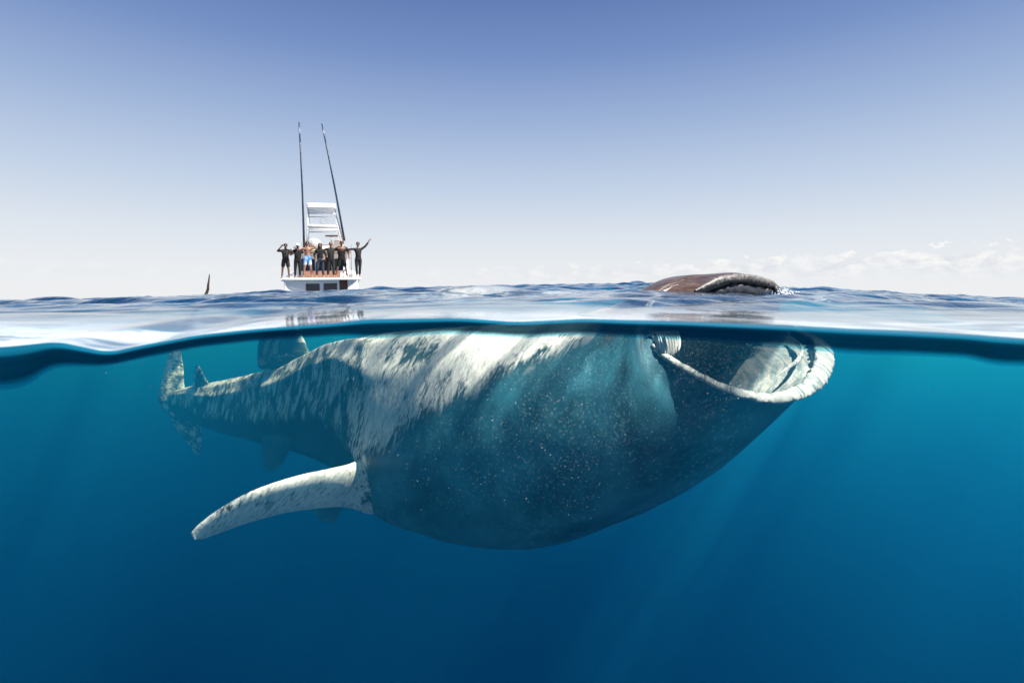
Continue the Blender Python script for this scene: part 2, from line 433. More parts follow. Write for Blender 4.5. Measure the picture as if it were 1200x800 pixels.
def catmull(K, sub):
    out = []; ts = []
    n = len(K)
    for i in range(n-1):
        p0, p1, p2, p3 = K[max(i-1, 0)], K[i], K[i+1], K[min(i+2, n-1)]
        for s in range(sub):
            u = s/sub
            out.append(.5*(2*p1+(p2-p0)*u+(2*p0-5*p1+4*p2-p3)*u*u+(3*p1-p0-3*p2+p3)*u**3)); ts.append(i+u)
    out.append(K[-1]); ts.append(n-1)
    return np.array(out), np.array(ts)
body, ts = catmull(KA, 10)
th = np.degrees(2*np.pi*np.arange(NA)/NA)
cen = body.mean(1, keepdims=True)
rel = body-cen
# longitudinal keels on the flank
kf = interp(ts, [0, 2, 6, 8, 10], [.5, 1, 1, .4, 0])[:, None]
keel = np.zeros((len(ts), NA))
for k0, wd, am in ((96, 9, .10), (52, 7, .05), (24, 7, .04)):
    for sgn in (1, -1):
        ang = k0 if sgn > 0 else 360-k0
        keel += am*np.exp(-((th[None, :]-ang)/wd)**2)
keel -= .07*np.exp(-((th[None, :]-122)/16)**2)
body = cen+rel*(1+keel*kf)[:, :, None]
# low folds and unevenness of the swollen throat
nr = len(ts)
for i in range(nr):
    for j in range(NA):
        v = Vector(body[i, j])
        d = .012*noise.noise(v*2.3)+.005*noise.noise(v*7)
        r = rel[i, j]; L = np.linalg.norm(r)+1e-6
        if i < nr-1: body[i, j] += r/L*d
LIT_EDGE = interp(ts, [0, 1, 5, 6, 7, 8, 9, 10, 11, 12, 15], [104, 104, 104, 107, 110, 86, 71, 60, 52, 20, 20])  # edge between the painted sunlit back and the painted shaded throat
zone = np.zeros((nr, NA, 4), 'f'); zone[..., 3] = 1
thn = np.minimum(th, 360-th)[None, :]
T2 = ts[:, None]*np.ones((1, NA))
lit_pale = interp(T2, [0, 3, 6, 7.5, 9, 12], [.62, .64, .76, 1.12, 1.25, 1.25])
pale = lit_pale*(1-.35*sstep(30, 85, thn)*(1-sstep(6, 8, T2)))*(1-sstep(-22, 10, thn-LIT_EDGE[:, None]))  # lit upper flank paler, shaded belly darker, painted by body angle
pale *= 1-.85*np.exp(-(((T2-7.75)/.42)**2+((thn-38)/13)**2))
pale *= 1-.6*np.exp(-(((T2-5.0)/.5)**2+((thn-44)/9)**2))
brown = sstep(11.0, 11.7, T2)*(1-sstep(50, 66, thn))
throat = sstep(6.6, 7.2, T2)*sstep(-10, 4, thn-LIT_EDGE[:, None])  # mask of the throat area coloured as if in shade
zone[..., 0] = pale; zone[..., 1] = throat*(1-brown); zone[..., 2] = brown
arc = np.concatenate([[0], np.cumsum(np.linalg.norm(np.diff(cen[:, 0], axis=0), axis=1))])
per = np.linalg.norm(np.roll(body, -1, 1)-body, axis=2)
vv = np.concatenate([np.zeros((nr, 1)), np.cumsum(per, 1)], 1)

def loft_mesh(name, rows_, uvU, uvV, zone_, m, parent, cap_start=False, cap_end=False, flip=False):
    """rows_: (n, k, 3) closed rings"""
    n, k, _ = rows_.shape
    Vv = rows_.reshape(-1, 3)-np.array(SP)
    faces = []
    for i in range(n-1):
        for j in range(k):
            a, b = i*k+j, i*k+(j+1) % k
            f = [a, b, b+k, a+k]
            faces.append(f[::-1] if flip else f)
    nf = len(faces)
    if cap_start: faces.append([j for j in range(k)][::(1 if flip else -1)])
    if cap_end: faces.append([(n-1)*k+j for j in range(k)][::(-1 if flip else 1)])
    o = mesh(name, Vv, faces, m, parent)
    me = o.data
    ul = me.uv_layers.new(name='UVMap')
    li = 0
    uvs = []
    for fi, f in enumerate(faces):
        for vi in f:
            i, j = divmod(vi, k)
            V_ = uvV[i][j]
            if fi < nf and j == 0 and any((q % k) == k-1 for q in f): V_ = uvV[i][k]
            uvs += [uvU[i], V_]
    ul.data.foreach_set('uv', uvs)
    if zone_ is not None:
        ca = me.color_attributes.new('zone', 'FLOAT_COLOR', 'POINT')
        ca.data.foreach_set('color', np.asarray(zone_, 'f').ravel())
    return o
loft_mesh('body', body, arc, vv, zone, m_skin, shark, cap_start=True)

# mouth lining: continues from the lips back into the throat
mc = np.array(MOUTH); c0 = mc.mean(0)
inner = []
thr = np.array(P(700, 500, 3.35))
for s, q in ((1.0, 0), (.95, .01), (.90, .05), (.84, .17), (.79, .34), (.78, .55), (.6, .75), (.3, .92), (.05, 1.0)):
    inner.append(c0+(mc-c0)*s+(thr-c0)*q)
inner, its = catmull(np.array(inner), 5)
m_mouth, nt = mat('mouth_lining')
uvm, zp, zt, zb = skin_nodes(nt)
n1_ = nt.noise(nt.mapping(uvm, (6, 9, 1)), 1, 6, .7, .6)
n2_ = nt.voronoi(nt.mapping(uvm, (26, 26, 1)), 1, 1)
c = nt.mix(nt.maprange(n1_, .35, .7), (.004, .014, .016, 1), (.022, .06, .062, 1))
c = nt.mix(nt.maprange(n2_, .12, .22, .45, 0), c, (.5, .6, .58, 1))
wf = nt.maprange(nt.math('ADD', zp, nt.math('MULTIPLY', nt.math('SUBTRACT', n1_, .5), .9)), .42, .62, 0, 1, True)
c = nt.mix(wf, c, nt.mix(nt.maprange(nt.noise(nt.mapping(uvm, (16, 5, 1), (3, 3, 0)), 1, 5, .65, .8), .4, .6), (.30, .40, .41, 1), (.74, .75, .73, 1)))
finish(nt, principled(nt, c, .55, normal=nt.bump(n1_, .6, .02)))
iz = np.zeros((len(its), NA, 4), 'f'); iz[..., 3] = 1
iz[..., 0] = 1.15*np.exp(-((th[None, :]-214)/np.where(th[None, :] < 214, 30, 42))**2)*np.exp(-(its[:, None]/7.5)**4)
iper = np.linalg.norm(np.roll(inner, -1, 1)-inner, axis=2)
ivv = np.concatenate([np.zeros((len(its), 1)), np.cumsum(iper, 1)], 1)
loft_mesh('mouth_lining', inner, its*.25, ivv, iz, m_mouth, shark, cap_end=True, flip=False)

m_lipw, nt = mat('lip_skin')
uvm = nt.new('ShaderNodeUVMap', uv_map='UVMap').outputs[0]
a = nt.noise(nt.mapping(uvm, (70, 5, 1)), 1, 3, .6, 1.2)
b = nt.noise(nt.mapping(uvm, (18, 6, 1)), 1, 3, .6, .6)
c = nt.mix(nt.maprange(nt.math('ADD', nt.math('MULTIPLY', a, .65), nt.math('MULTIPLY', b, .35)), .38, .54), (.07, .14, .16, 1), (.60, .62, .60, 1))
finish(nt, principled(nt, c, .5, normal=nt.bump(a, .8, .008)))

def sweep(name, path, rad_a, rad_b, adir, m, parent, k=20, wob=0.0, rough=0.0):
    """closed elliptical tube along path; rad_a along adir (per point), rad_b across"""
    n = len(path); rows_ = []
    for i, p in enumerate(path):
        tg = (path[min(i+1, n-1)]-path[max(i-1, 0)]).normalized()
        A = adir[i]-tg*adir[i].dot(tg); A.normalize(); B = tg.cross(A)
        r = []
        for j in range(k):
            ph = 2*math.pi*j/k
            q = 1+wob*math.sin(i*2.1+2*math.sin(ph))*random.uniform(.5, 1)
            c_ = p+A*math.cos(ph)*rad_a[i]*q+B*math.sin(ph)*rad_b[i]*q
            if rough:
                e = noise.noise(c_*26)+.6*noise.noise(c_*60)+.4*noise.noise(Vector((i*.4, ph*.5, 2)))
                c_ = p+(c_-p)*(1+rough*e)
            r.append(tuple(c_))
        rows_.append(r)
    rows_ = np.array(rows_)
    L = np.concatenate([[0], np.cumsum([(path[i+1]-path[i]).length for i in range(n-1)])])
    vvv = np.tile(np.linspace(0, 2*math.pi*.05, k+1), (n, 1))
    return loft_mesh(name, rows_, L, vvv, None, m, parent, cap_start=True, cap_end=True)

cm = Vector(c0)
degs = np.linspace(99, 262, 260)
path = [loop_at(d) for d in degs]
outw = [(p-cm).normalized() for p in path]
ra = interp(degs, [99, 108, 130, 160, 185, 205, 230, 262], [.010, .020, .021, .027, .040, .056, .060, .05])
rb = interp(degs, [99, 108, 130, 160, 185, 205, 230, 262], [.010, .013, .013, .016, .020, .022, .022, .02])
# the lip leans inwards where it widens at the front of the jaw
path = [p-o*(r-.026)*.8 for p, o, r in zip(path, outw, ra)]
sweep('lower_lip', path, ra, rb, outw, m_lipw, shark, k=36, wob=.02, rough=.22)
degs = np.linspace(176, 246, 120)
pth = [loop_at(d)-(loop_at(d)-cm).normalized()*.135+(Vector(thr)-cm)*.05 for d in degs]
rr = interp(degs, [176, 195, 215, 235, 246], [.003, .009, .012, .010, .004])
sweep('lip_fold', pth, rr, rr*.6, [(p-cm).normalized() for p in pth], m_lipw, shark, k=18, wob=.04, rough=.35)
# upper lip: grey speckled band with a dark underside seen above the water
m_ulip, nt = mat('upper_lip_skin')
tc = nt.new('ShaderNodeTexCoord').outputs['Object']
n = nt.noise(tc, 60, 5, .75)
finish(nt, principled(nt, nt.mix(nt.maprange(n, .38, .62), (.010, .010, .010, 1), (.14, .125, .12, 1)), .45, normal=nt.bump(n, .5, .006)))
degs = np.linspace(48, -58, 110)
pth = [loop_at(d)+Vector((0, 0, .004)) for d in degs]
rr = interp(degs, [-58, -40, 0, 30, 48], [.008, .022, .026, .020, .006])
sweep('upper_lip', pth, rr, rr, [(p-cm).normalized() for p in pth], m_ulip, shark, wob=.01, rough=.20)
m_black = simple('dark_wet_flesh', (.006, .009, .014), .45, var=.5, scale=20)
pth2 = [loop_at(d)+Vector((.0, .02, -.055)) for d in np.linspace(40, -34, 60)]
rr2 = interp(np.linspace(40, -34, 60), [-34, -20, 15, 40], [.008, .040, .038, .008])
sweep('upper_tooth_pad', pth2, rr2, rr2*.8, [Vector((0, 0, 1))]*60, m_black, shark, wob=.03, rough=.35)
# nostril at the tip of the upper jaw
bm = bmesh.new(); bmesh.ops.create_icosphere(bm, subdivisions=3, radius=1, matrix=Matrix.LocRotScale(P(909, 341, 3.22)-SP, None, Vector((.016, .012, .027))))
bobj('nostril', bm, m_black, shark, True)
# pleated folds at the corner of the mouth
fold = bpy.data.meshes.new('x'); bpy.data.meshes.remove(fold)
m_fold = simple('white_fold_skin', (.85, .86, .83), .5, var=.06, scale=30)
for k in range(11):
    x0 = 759+k*3.2; k = k*.72
    pts = [P(x0+3+8*math.sin(s*2.2)*.45-(k-4)*.6*s, 388+s*(36-abs(k-3)*3.0), 2.648+.03*abs(k-3.5)/4+.02*math.sin(s*3+k)) for s in np.linspace(0, 1, 14)]
    r_ = [.0052*(.35+math.sin(math.pi*min(1, max(0, s)))) for s in np.linspace(.04, .96, 14)]
    sweep('mouth_corner_fold', pts, r_, r_, [Vector((1, 0, 0))]*14, m_fold, shark, k=8, wob=.1)

# fins: lofted aerofoil sections from root to tip
def fin(name, sec, m, pale=.5, thr_=0, sub=8, k=28, brown=(0, 0)):
    """sec: list of (lead point, trail point, half thickness)"""
    K = []
    for a, b, tk in sec:
        K.append([a.x, a.y, a.z, b.x, b.y, b.z, tk])
    K, tss = catmull(np.array(K), sub)
    rows_ = []; n = len(K)
    for i in range(n):
        a = Vector(K[i][:3]); b = Vector(K[i][3:6]); tk = K[i][6]
        pa = (Vector(K[min(i+1, n-1)][:3])+Vector(K[min(i+1, n-1)][3:6]))/2; pb = (Vector(K[max(i-1, 0)][:3])+Vector(K[max(i-1, 0)][3:6]))/2
        ch = b-a; nm = ch.cross(pa-pb); nm.normalize()
        r = []
        for j in range(k):
            ph = 2*math.pi*j/k
            u = (1-math.cos(ph))/2
            h_ = math.sin(ph)*tk*(1.25-.75*u)
            r.append(tuple(a+ch*u+nm*h_))
        rows_.append(r)
    rows_ = np.array(rows_)
    L = np.concatenate([[0], np.cumsum(np.linalg.norm(np.diff(rows_[:, 0], axis=0), axis=1))])
    cl = np.linalg.norm(np.diff(np.concatenate([rows_, rows_[:, :1]], 1), axis=1), axis=2)
    vvv = np.concatenate([np.zeros((n, 1)), np.cumsum(cl, 1)], 1)
    z = np.zeros((n, k, 4), 'f'); z[..., 0] = (np.interp(np.linspace(0, 1, n), np.linspace(0, 1, len(pale)), pale)[:, None] if isinstance(pale, tuple) else pale); z[..., 1] = thr_; z[..., 3] = 1; z[..., 2] = np.interp(np.linspace(0, 1, n), np.linspace(0, 1, len(brown)), brown)[:, None]
    return loft_mesh(name, rows_, L, vvv, z, m, shark, cap_start=True, cap_end=True)

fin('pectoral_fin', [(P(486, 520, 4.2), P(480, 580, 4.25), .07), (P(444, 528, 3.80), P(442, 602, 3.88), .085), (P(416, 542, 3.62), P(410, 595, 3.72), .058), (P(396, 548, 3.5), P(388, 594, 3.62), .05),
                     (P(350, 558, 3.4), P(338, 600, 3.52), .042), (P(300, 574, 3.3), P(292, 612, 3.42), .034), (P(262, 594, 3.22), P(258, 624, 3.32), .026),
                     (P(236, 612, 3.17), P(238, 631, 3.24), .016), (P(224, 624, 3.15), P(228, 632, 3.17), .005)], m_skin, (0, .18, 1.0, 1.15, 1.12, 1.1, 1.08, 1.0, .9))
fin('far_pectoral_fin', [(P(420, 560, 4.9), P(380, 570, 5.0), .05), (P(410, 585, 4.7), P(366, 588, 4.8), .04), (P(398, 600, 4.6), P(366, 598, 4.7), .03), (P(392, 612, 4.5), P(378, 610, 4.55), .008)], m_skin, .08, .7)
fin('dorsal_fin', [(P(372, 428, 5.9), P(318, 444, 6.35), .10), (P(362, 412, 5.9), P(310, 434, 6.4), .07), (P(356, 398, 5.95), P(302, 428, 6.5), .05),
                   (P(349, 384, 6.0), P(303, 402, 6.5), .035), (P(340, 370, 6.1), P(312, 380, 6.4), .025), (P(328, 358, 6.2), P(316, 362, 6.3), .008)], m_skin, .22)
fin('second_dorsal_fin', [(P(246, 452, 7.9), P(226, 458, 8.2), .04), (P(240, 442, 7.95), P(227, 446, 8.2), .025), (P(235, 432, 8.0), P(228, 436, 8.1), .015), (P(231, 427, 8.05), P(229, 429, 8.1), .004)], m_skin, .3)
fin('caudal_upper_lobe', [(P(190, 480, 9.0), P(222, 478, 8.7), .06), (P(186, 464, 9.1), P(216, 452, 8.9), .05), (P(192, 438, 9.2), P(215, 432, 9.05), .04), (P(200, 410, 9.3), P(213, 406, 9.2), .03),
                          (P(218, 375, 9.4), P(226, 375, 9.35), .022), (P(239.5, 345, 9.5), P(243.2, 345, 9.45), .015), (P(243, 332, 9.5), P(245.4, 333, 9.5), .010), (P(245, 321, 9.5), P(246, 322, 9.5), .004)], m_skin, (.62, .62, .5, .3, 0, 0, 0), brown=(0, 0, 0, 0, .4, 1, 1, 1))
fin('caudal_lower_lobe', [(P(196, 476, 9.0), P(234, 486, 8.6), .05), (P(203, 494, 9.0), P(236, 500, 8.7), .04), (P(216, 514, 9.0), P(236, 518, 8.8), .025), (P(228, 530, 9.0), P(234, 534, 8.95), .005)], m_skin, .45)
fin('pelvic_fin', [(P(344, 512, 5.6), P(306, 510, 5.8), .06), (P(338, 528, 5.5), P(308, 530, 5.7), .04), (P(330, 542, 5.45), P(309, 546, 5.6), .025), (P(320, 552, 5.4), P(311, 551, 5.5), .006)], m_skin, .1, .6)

# ---------------------------------------------------------------- plankton and droplets
def specks(name, pts, m, label=None):
    V_, F_ = [], []
    o6 = [(1, 0, 0), (-1, 0, 0), (0, 1, 0), (0, -1, 0), (0, 0, 1), (0, 0, -1)]
    f8 = [(0, 2, 4), (2, 1, 4), (1, 3, 4), (3, 0, 4), (2, 0, 5), (1, 2, 5), (3, 1, 5), (0, 3, 5)]
    for p, r in pts:
        n = len(V_); s = (random.uniform(.6, 1.8), random.uniform(.6, 1.2), random.uniform(.6, 1.6))
        V_ += [(p[0]+a*r*s[0], p[1]+b*r*s[1], p[2]+c_*r*s[2]) for a, b, c_ in o6]
        F_ += [(a+n, b+n, c_+n) for a, b, c_ in f8]
    o = mesh(name, V_, F_, m, None, False); tag(o, kind='stuff', label=label)
    return o
m_plank = simple('plankton', (.75, .85, .85), .6)
pts = []
clumps = [(random.gauss(770, 110), random.triangular(400, 600, 440), random.uniform(14, 60)) for _ in range(34)]
for _ in range(10000):
    Yp = random.uniform(1.3, 3.0)
    if random.random() < .5: q = random.choice(clumps); px = random.gauss(q[0], q[2]); py = random.gauss(q[1], q[2]*.6)
    elif random.random() < .5: px, py = random.uniform(790, 935), random.uniform(395, 455)
    else: px, py = random.gauss(660, 130), random.triangular(400, 620, 450)
    if px > 945-(py-400)*1.2 or px < 440: continue
    p = P(px, py, Yp)
    if p.z > -.06: continue
    pts.append((p, min(2.2, random.lognormvariate(-.85, .45))*.00055*Yp))
specks('plankton', pts, m_plank, 'tiny pale plankton drifting through the water round the gaping mouth')
pts = []
for _ in range(420):
    Yp = random.uniform(1.06, 2.2); px = random.uniform(-40, 1240) if random.random() < .5 else random.gauss(random.choice([160, 420, 830]), 40)
    zt = float(sea(np.array([(px-600)/F*Yp]), np.array([Yp]))[0])
    pts.append((Vector(((px-600)/F*Yp, Yp, zt-.04-abs(random.gauss(0, .05)))), min(2.4, random.lognormvariate(-.7, .5))*.0009))
specks('bubble_drift', pts, m_plank, 'tiny bubbles hanging under the near water surface')
m_drop = simple('white_water', (.85, .9, .95), .15)
pts = []
for _ in range(90):
    px = random.gauss(919, 5.5); pts.append((P(px, 346-abs(random.gauss(0, 3.2)), 3.2+random.uniform(-.12, .12)), random.uniform(.0022, .006)))
specks('splash', pts, m_drop, 'small splash of drops at the tip of the upper jaw')

# ---------------------------------------------------------------- the boat
BY = 28.0
bx0 = P(378, 346, BY).x
bz0 = float(sea(np.array([bx0]), np.array([BY]))[0])
BZ = P(378, 345.7, BY).z
ROT = R(17.5); ROLL = R(-1.6)
boat = thing('sport_fishing_boat', 'white sport fishing boat seen from astern with a tuna tower and two tall outriggers', 'boat', (bx0, BY, BZ), ROT)
boat.rotation_euler = (0, ROLL, ROT)
BM = Matrix.Translation(boat.location) @ boat.rotation_euler.to_matrix().to_4x4()

m_white = simple('white_gelcoat', (.80, .80, .79), .22, var=.04, scale=2, coat=.5)
m_navy = simple('navy_spar', (.012, .03, .075), .3)
m_glass = simple('dark_tinted_panel', (.004, .020, .045), .08, var=.5, scale=3)
m_tan = simple('tan_canvas', (.42, .30, .20), .8)
m_grey = simple('grey_fitting', (.30, .32, .34), .4)
m_dark = simple('dark_interior', (.05, .035, .032), .7)
m_teak = simple('teak', (.22, .11, .07), .6, var=.3, scale=12)
m_alu = simple('white_tube', (.78, .79, .80), .25, .0, var=.03)
m_chrome = simple('steel', (.6, .6, .62), .2, 1.0)

def box(bm, x0, x1, y0, y1, z0, z1, bev=.012):
    r = bmesh.ops.create_cube(bm, size=1, matrix=Matrix.LocRotScale(Vector(((x0+x1)/2, (y0+y1)/2, (z0+z1)/2)), None, Vector((x1-x0, y1-y0, z1-z0))))
    if bev > 0:
        es = list({e for v in r['verts'] for e in v.link_edges})
        bmesh.ops.bevel(bm, geom=es, offset=bev, segments=2, affect='EDGES', profile=.5)

def tube(bm, pts_, r0, r1=None, k=10):
    r1 = r0 if r1 is None else r1
    rings = []; n = len(pts_)
    for i, p in enumerate(pts_):
        p = Vector(p); tg = (Vector(pts_[min(i+1, n-1)])-Vector(pts_[max(i-1, 0)])).normalized()
        q = tg.to_track_quat('Z', 'Y'); r = r0+(r1-r0)*i/(n-1)
        rings.append([bm.verts.new(p+q @ Vector((math.cos(2*math.pi*j/k)*r, math.sin(2*math.pi*j/k)*r, 0))) for j in range(k)])
    for a, b in zip(rings, rings[1:]):
        for j in range(k): bm.faces.new((a[j], a[(j+1) % k], b[(j+1) % k], b[j]))
    bm.faces.new(rings[0][::-1]); bm.faces.new(rings[-1])

def bx(name, m, *boxes, parent=boat, bev=.012):
    bm = bmesh.new()
    for b in boxes: box(bm, *b, bev=bev)
    return bobj(name, bm, m, parent)
def tb(name, m, *tubes, parent=boat, k=10):
    bm = bmesh.new()
    for t_ in tubes: tube(bm, *t_, k=k)
    return bobj(name, bm, m, parent, True)

# hull: stations from the transom to the bow
ST = [(0, 1.74, .76, 1.66, .10, -.35), (.35, 1.80, .78, 1.70, .10, -.38), (2.2, 1.86, .92, 1.74, .10, -.42), (4.5, 1.90, 1.14, 1.68, .14, -.45), (7, 1.82, 1.42, 1.42, .28, -.45),
      (9, 1.42, 1.66, .88, .55, -.35), (10.5, .78, 1.84, .36, .95, -.1), (11.6, .06, 1.98, .03, 1.5, .9)]
st, _ = catmull(np.array(ST), 5)
rows_ = []
for y, hb, sh, cb, cz, kz in st:
    prof = []
    for a in np.linspace(0, 1, 7): prof.append((hb+(cb-hb)*(a**.8), sh+(cz-sh)*a))
    for a in np.linspace(.2, 1, 5): prof.append((cb*(1-a), cz+(kz-cz)*a**.8))
    full = [(-x, z) for x, z in prof]+[(x, z) for x, z in prof[::-1][1:]]
    rows_.append([(x, y-.10*(1-(x/1.8)**2)*max(0, 1-y), z) for x, z in full])
HV = [p for r in rows_ for p in r]; k_ = len(rows_[0]); HF = []
for i in range(len(rows_)-1):
    for j in range(k_-1): HF.append((i*k_+j, (i+1)*k_+j, (i+1)*k_+j+1, i*k_+j+1))
mesh('hull', HV, HF, m_white, boat)
# transom, with its recessed panels and the open transom door
wins = [(-.76, -.12), (.06, .70)]
bm = bmesh.new()
cols = [(-1.70, -.76), (-.12, .06), (.70, .80), (1.20, 1.70)]
for a, b in cols: box(bm, a, b, -.10, .04, -.2, .72, .01)
box(bm, -.762, .802, -.097, .037, -.2, .20, .0); box(bm, -.762, .802, -.097, .037, .60, .717, .0); box(bm, .798, 1.202, -.094, .034, -.2, .10, 0)
bobj('transom', bm, m_white, boat)
for a, b in wins:
    f = bx('transom_panel', m_glass, (a-.005, b+.005, -.02, .01, .19, .61), bev=0)
    for z0, z1 in ((.575, .605), (.195, .215)): bx('panel_frame', m_white, (a, b, -.116, -.098, z0, z1), parent=f, bev=.004)
bx('transom_door_opening', m_teak, (.80, 1.2, .30, .34, .1, .72), (.80, .83, .04, .3, .1, .72), (1.17, 1.2, .04, .3, .1, .72), (.83, 1.17, .04, .3, .1, .16), bev=0)
# covering board round the stern
cb_ = []
for x in np.linspace(-1.86, 1.86, 25): cb_.append((x, -.16-.10*(1-(x/1.86)**2)+.25*abs(x/1.86)**8, .79))
bm = bmesh.new()
r0 = [bm.verts.new((x, y, .72)) for x, y, z in cb_]; r1 = [bm.verts.new((x, y-.02, .80)) for x, y, z in cb_]
r2 = [bm.verts.new((x, y+.03, .835)) for x, y, z in cb_]; r3 = [bm.verts.new((x*.97, .62, .835)) for x, y, z in cb_]; r4 = [bm.verts.new((x*.97, .62, .72)) for x, y, z in cb_]
for A, B in ((r0, r1), (r1, r2), (r2, r3), (r3, r4), (r4, r0)):
    for i in range(24): bm.faces.new((A[i], A[i+1], B[i+1], B[i]))
for i in (0, 24): bm.faces.new([r[i] for r in ((r0, r1, r2, r3, r4) if i else (r4, r3, r2, r1, r0))])
bobj('covering_board', bm, m_white, boat)
tb('rub_rail', m_grey, ([(x, y-.025, .735) for x, y, z in cb_], .018))
bx('cockpit_deck', m_white, (-1.74, 1.74, .60, 3.2, .60, .66), bev=0)
for s in (-1, 1):
    g = mesh('gunwale', *(lambda pts_: ([v for p in pts_ for v in ((p[0], p[1], p[2]), (p[0]-s*.22, p[1], p[2]), (p[0]-s*.22, p[1], p[2]-.25), (p[0]+s*.01, p[1], p[2]-.06))],
         [f for i in range(len(pts_)-1) for f in [tuple(i*4+q for q in (a, b))+tuple((i+1)*4+q for q in (b, a)) for a, b in ((0, 1), (1, 2), (2, 3), (3, 0))]]))
         ([(s*(hb+.015), y, sh+.045) for y, hb, sh, *_ in st if y < 11.0]), m_white, boat, False)
bx('foredeck', m_white, (-1.3, 1.3, 7.2, 8.8, 1.30, 1.42))
# cabin
cab = bx('cabin', m_white, (-1.34, -1.22, 3.2, 7.3, .64, 2.32), (1.22, 1.34, 3.2, 7.3, .64, 2.32), (-1.22, -.25, 3.2, 3.3, .64, 2.32), (.45, 1.22, 3.2, 3.3, .64, 2.32),
         (-.25, .45, 3.2, 3.3, 2.1, 2.32), (-1.22, 1.22, 7.2, 7.3, .64, 2.32))
bx('cabin_door', m_dark, (-.25, .45, 3.34, 3.37, .64, 2.1), parent=boat)
bx('cabin_window', m_glass, (-1.10, -.40, 3.17, 3.20, 1.35, 2.0), parent=boat); bx('cabin_window', m_glass, (.60, 1.08, 3.17, 3.20, 1.35, 2.0), parent=boat)
bx('fish_box', m_teak, (-1.0, .9, 2.3, 2.95, .66, 1.30))
bx('hardtop', m_tan, (-1.30, 1.50, 2.2, 7.4, 2.33, 2.45), bev=.04)
bx('flybridge', m_white, (-.95, 1.05, 3.6, 5.4, 2.45, 2.82), (.62, 1.12, 3.5, 5.2, 2.45, 3.05), bev=.05)
bm = bmesh.new(); bmesh.ops.create_uvsphere(bm, u_segments=28, v_segments=16, radius=1, matrix=Matrix.LocRotScale(Vector((-.42, 3.3, 2.72)), None, Vector((.43, .43, .42))))
bobj('radar_dome', bm, m_grey, boat, True)
tb('radar_post', m_grey, ([(.50, 3.1, 2.8), (.50, 3.1, 3.22)], .045))
bx('radar_bar', m_dark, (.18, .84, 3.04, 3.16, 3.20, 3.29), bev=.02)
for x0, x1 in ((-.78, -.66), (1.05, .70)):
    for y0 in (3.3, 4.7):
        tb('tower_leg', m_alu, ([(x0, y0, 2.5), (x1, y0+(.15 if y0 < 4 else -.15), 4.9)], .040 if x0 < 0 else .05, .035))
tb('tower_leg', m_alu, ([(1.22, 3.4, 2.5), (.95, 3.4, 3.7), (.74, 3.5, 4.6)], .045, .03))
for z in (3.62, 3.80, 4.48):
    a = -.78+.12*(z-2.5)/2.4; b = 1.05-.35*(z-2.5)/2.4
    tb('tower_rung', m_alu, ([(a, 3.35, z), (b, 3.35, z)], .028), ([(a, 4.62, z), (b, 4.62, z)], .028), ([(a, 3.35, z), (a, 4.62, z)], .022), ([(b, 3.35, z), (b, 4.62, z)], .022))
bx('tower_platform', m_white, (-.70, .92, 3.4, 4.6, 3.84, 3.89), bev=.01)
bx('tower_canopy', m_white, (-.74, .78, 3.2, 4.9, 4.72, 5.04), bev=.08)
tb('wheel', m_chrome, ([(.1+.18*math.cos(a), 3.9, 4.15+.18*math.sin(a)) for a in np.linspace(0, 6.283, 18)], .012), k=6)
for a, b in (((-.93, 3.3, 2.5), (-1.0, 3.4, 9.42)), ((1.18, 3.3, 3.0), (.17, 3.4, 9.42))):
    A_, B_ = Vector(a), Vector(b)
    tb('outrigger', m_navy, ([tuple(A_.lerp(B_, t_)+Vector((math.sin(t_*3.14)*.03, 0, 0))) for t_ in np.linspace(0, 1, 8)], .062, .036))
    tb('outrigger_line', m_grey, ([tuple(A_+Vector((.05, -.05, 0))), tuple(A_.lerp(B_, .5)+Vector((.08, -.1, 0))), tuple(B_)], .006), k=5)
tb('outrigger_mount', m_dark, ([(-.93, 3.3, 2.35), (-.90, 3.2, 2.75), (-.55, 3.2, 2.95)], .05))
for x in (-1.5, 1.5): tb('cleat', m_chrome, ([(x-.1, .1, .88), (x+.1, .1, .88)], .018), ([(x, .1, .83), (x, .1, .88)], .02), k=6)
tb('towel_rail', m_dark, ([(1.02, .35, .85), (1.0, .35, 1.12), (1.08, .35, 1.24), (1.17, .35, 1.15), (1.14, .35, .98)], .035), k=8)
for x, c_ in ((-.95, 1.9), (-.5, 2.0), (1.45, 1.8)):
    tb('fishing_rod', m_navy, ([(x, 2.0, .9), (x*1.03, 2.1, c_+.9)], .018, .006), k=6)

# ---------------------------------------------------------------- people on the stern
m_sk = simple('tanned_skin', (.15, .065, .038), .6); m_sk2 = simple('fair_skin', (.26, .13, .085), .6)
m_neo = simple('black_neoprene', (.002, .002, .003), .8); m_blk = simple('black_cotton', (.0025, .0025, .0035), .95)
m_jean = simple('blue_grey_cloth', (.010, .025, .05), .85, var=.25); m_hair = simple('dark_hair', (.020, .012, .008), .6)
m_hair2 = simple('fair_hair', (.18, .10, .05), .6); m_cap = simple('white_cap', (.8, .8, .78), .8); m_lens = simple('dark_lens', (.01, .01, .012), .1)
m_red = simple('maroon_cloth', (.09, .02, .025), .8)
m_short, nt = mat('blue_white_board_shorts')
tc = nt.new('ShaderNodeTexCoord').outputs['Object']
z_ = nt.new('ShaderNodeSeparateXYZ'); nt.put(z_.inputs[0], tc)
n = nt.noise(tc, 7, 2, .5, .5)
b_ = nt.mix(nt.maprange(n, .45, .55), (.02, .13, .55, 1), (.35, .55, .85, 1))
finish(nt, principled(nt, nt.mix(nt.maprange(z_.outputs[2], .72, .76), (.75, .75, .78, 1), b_), .8))

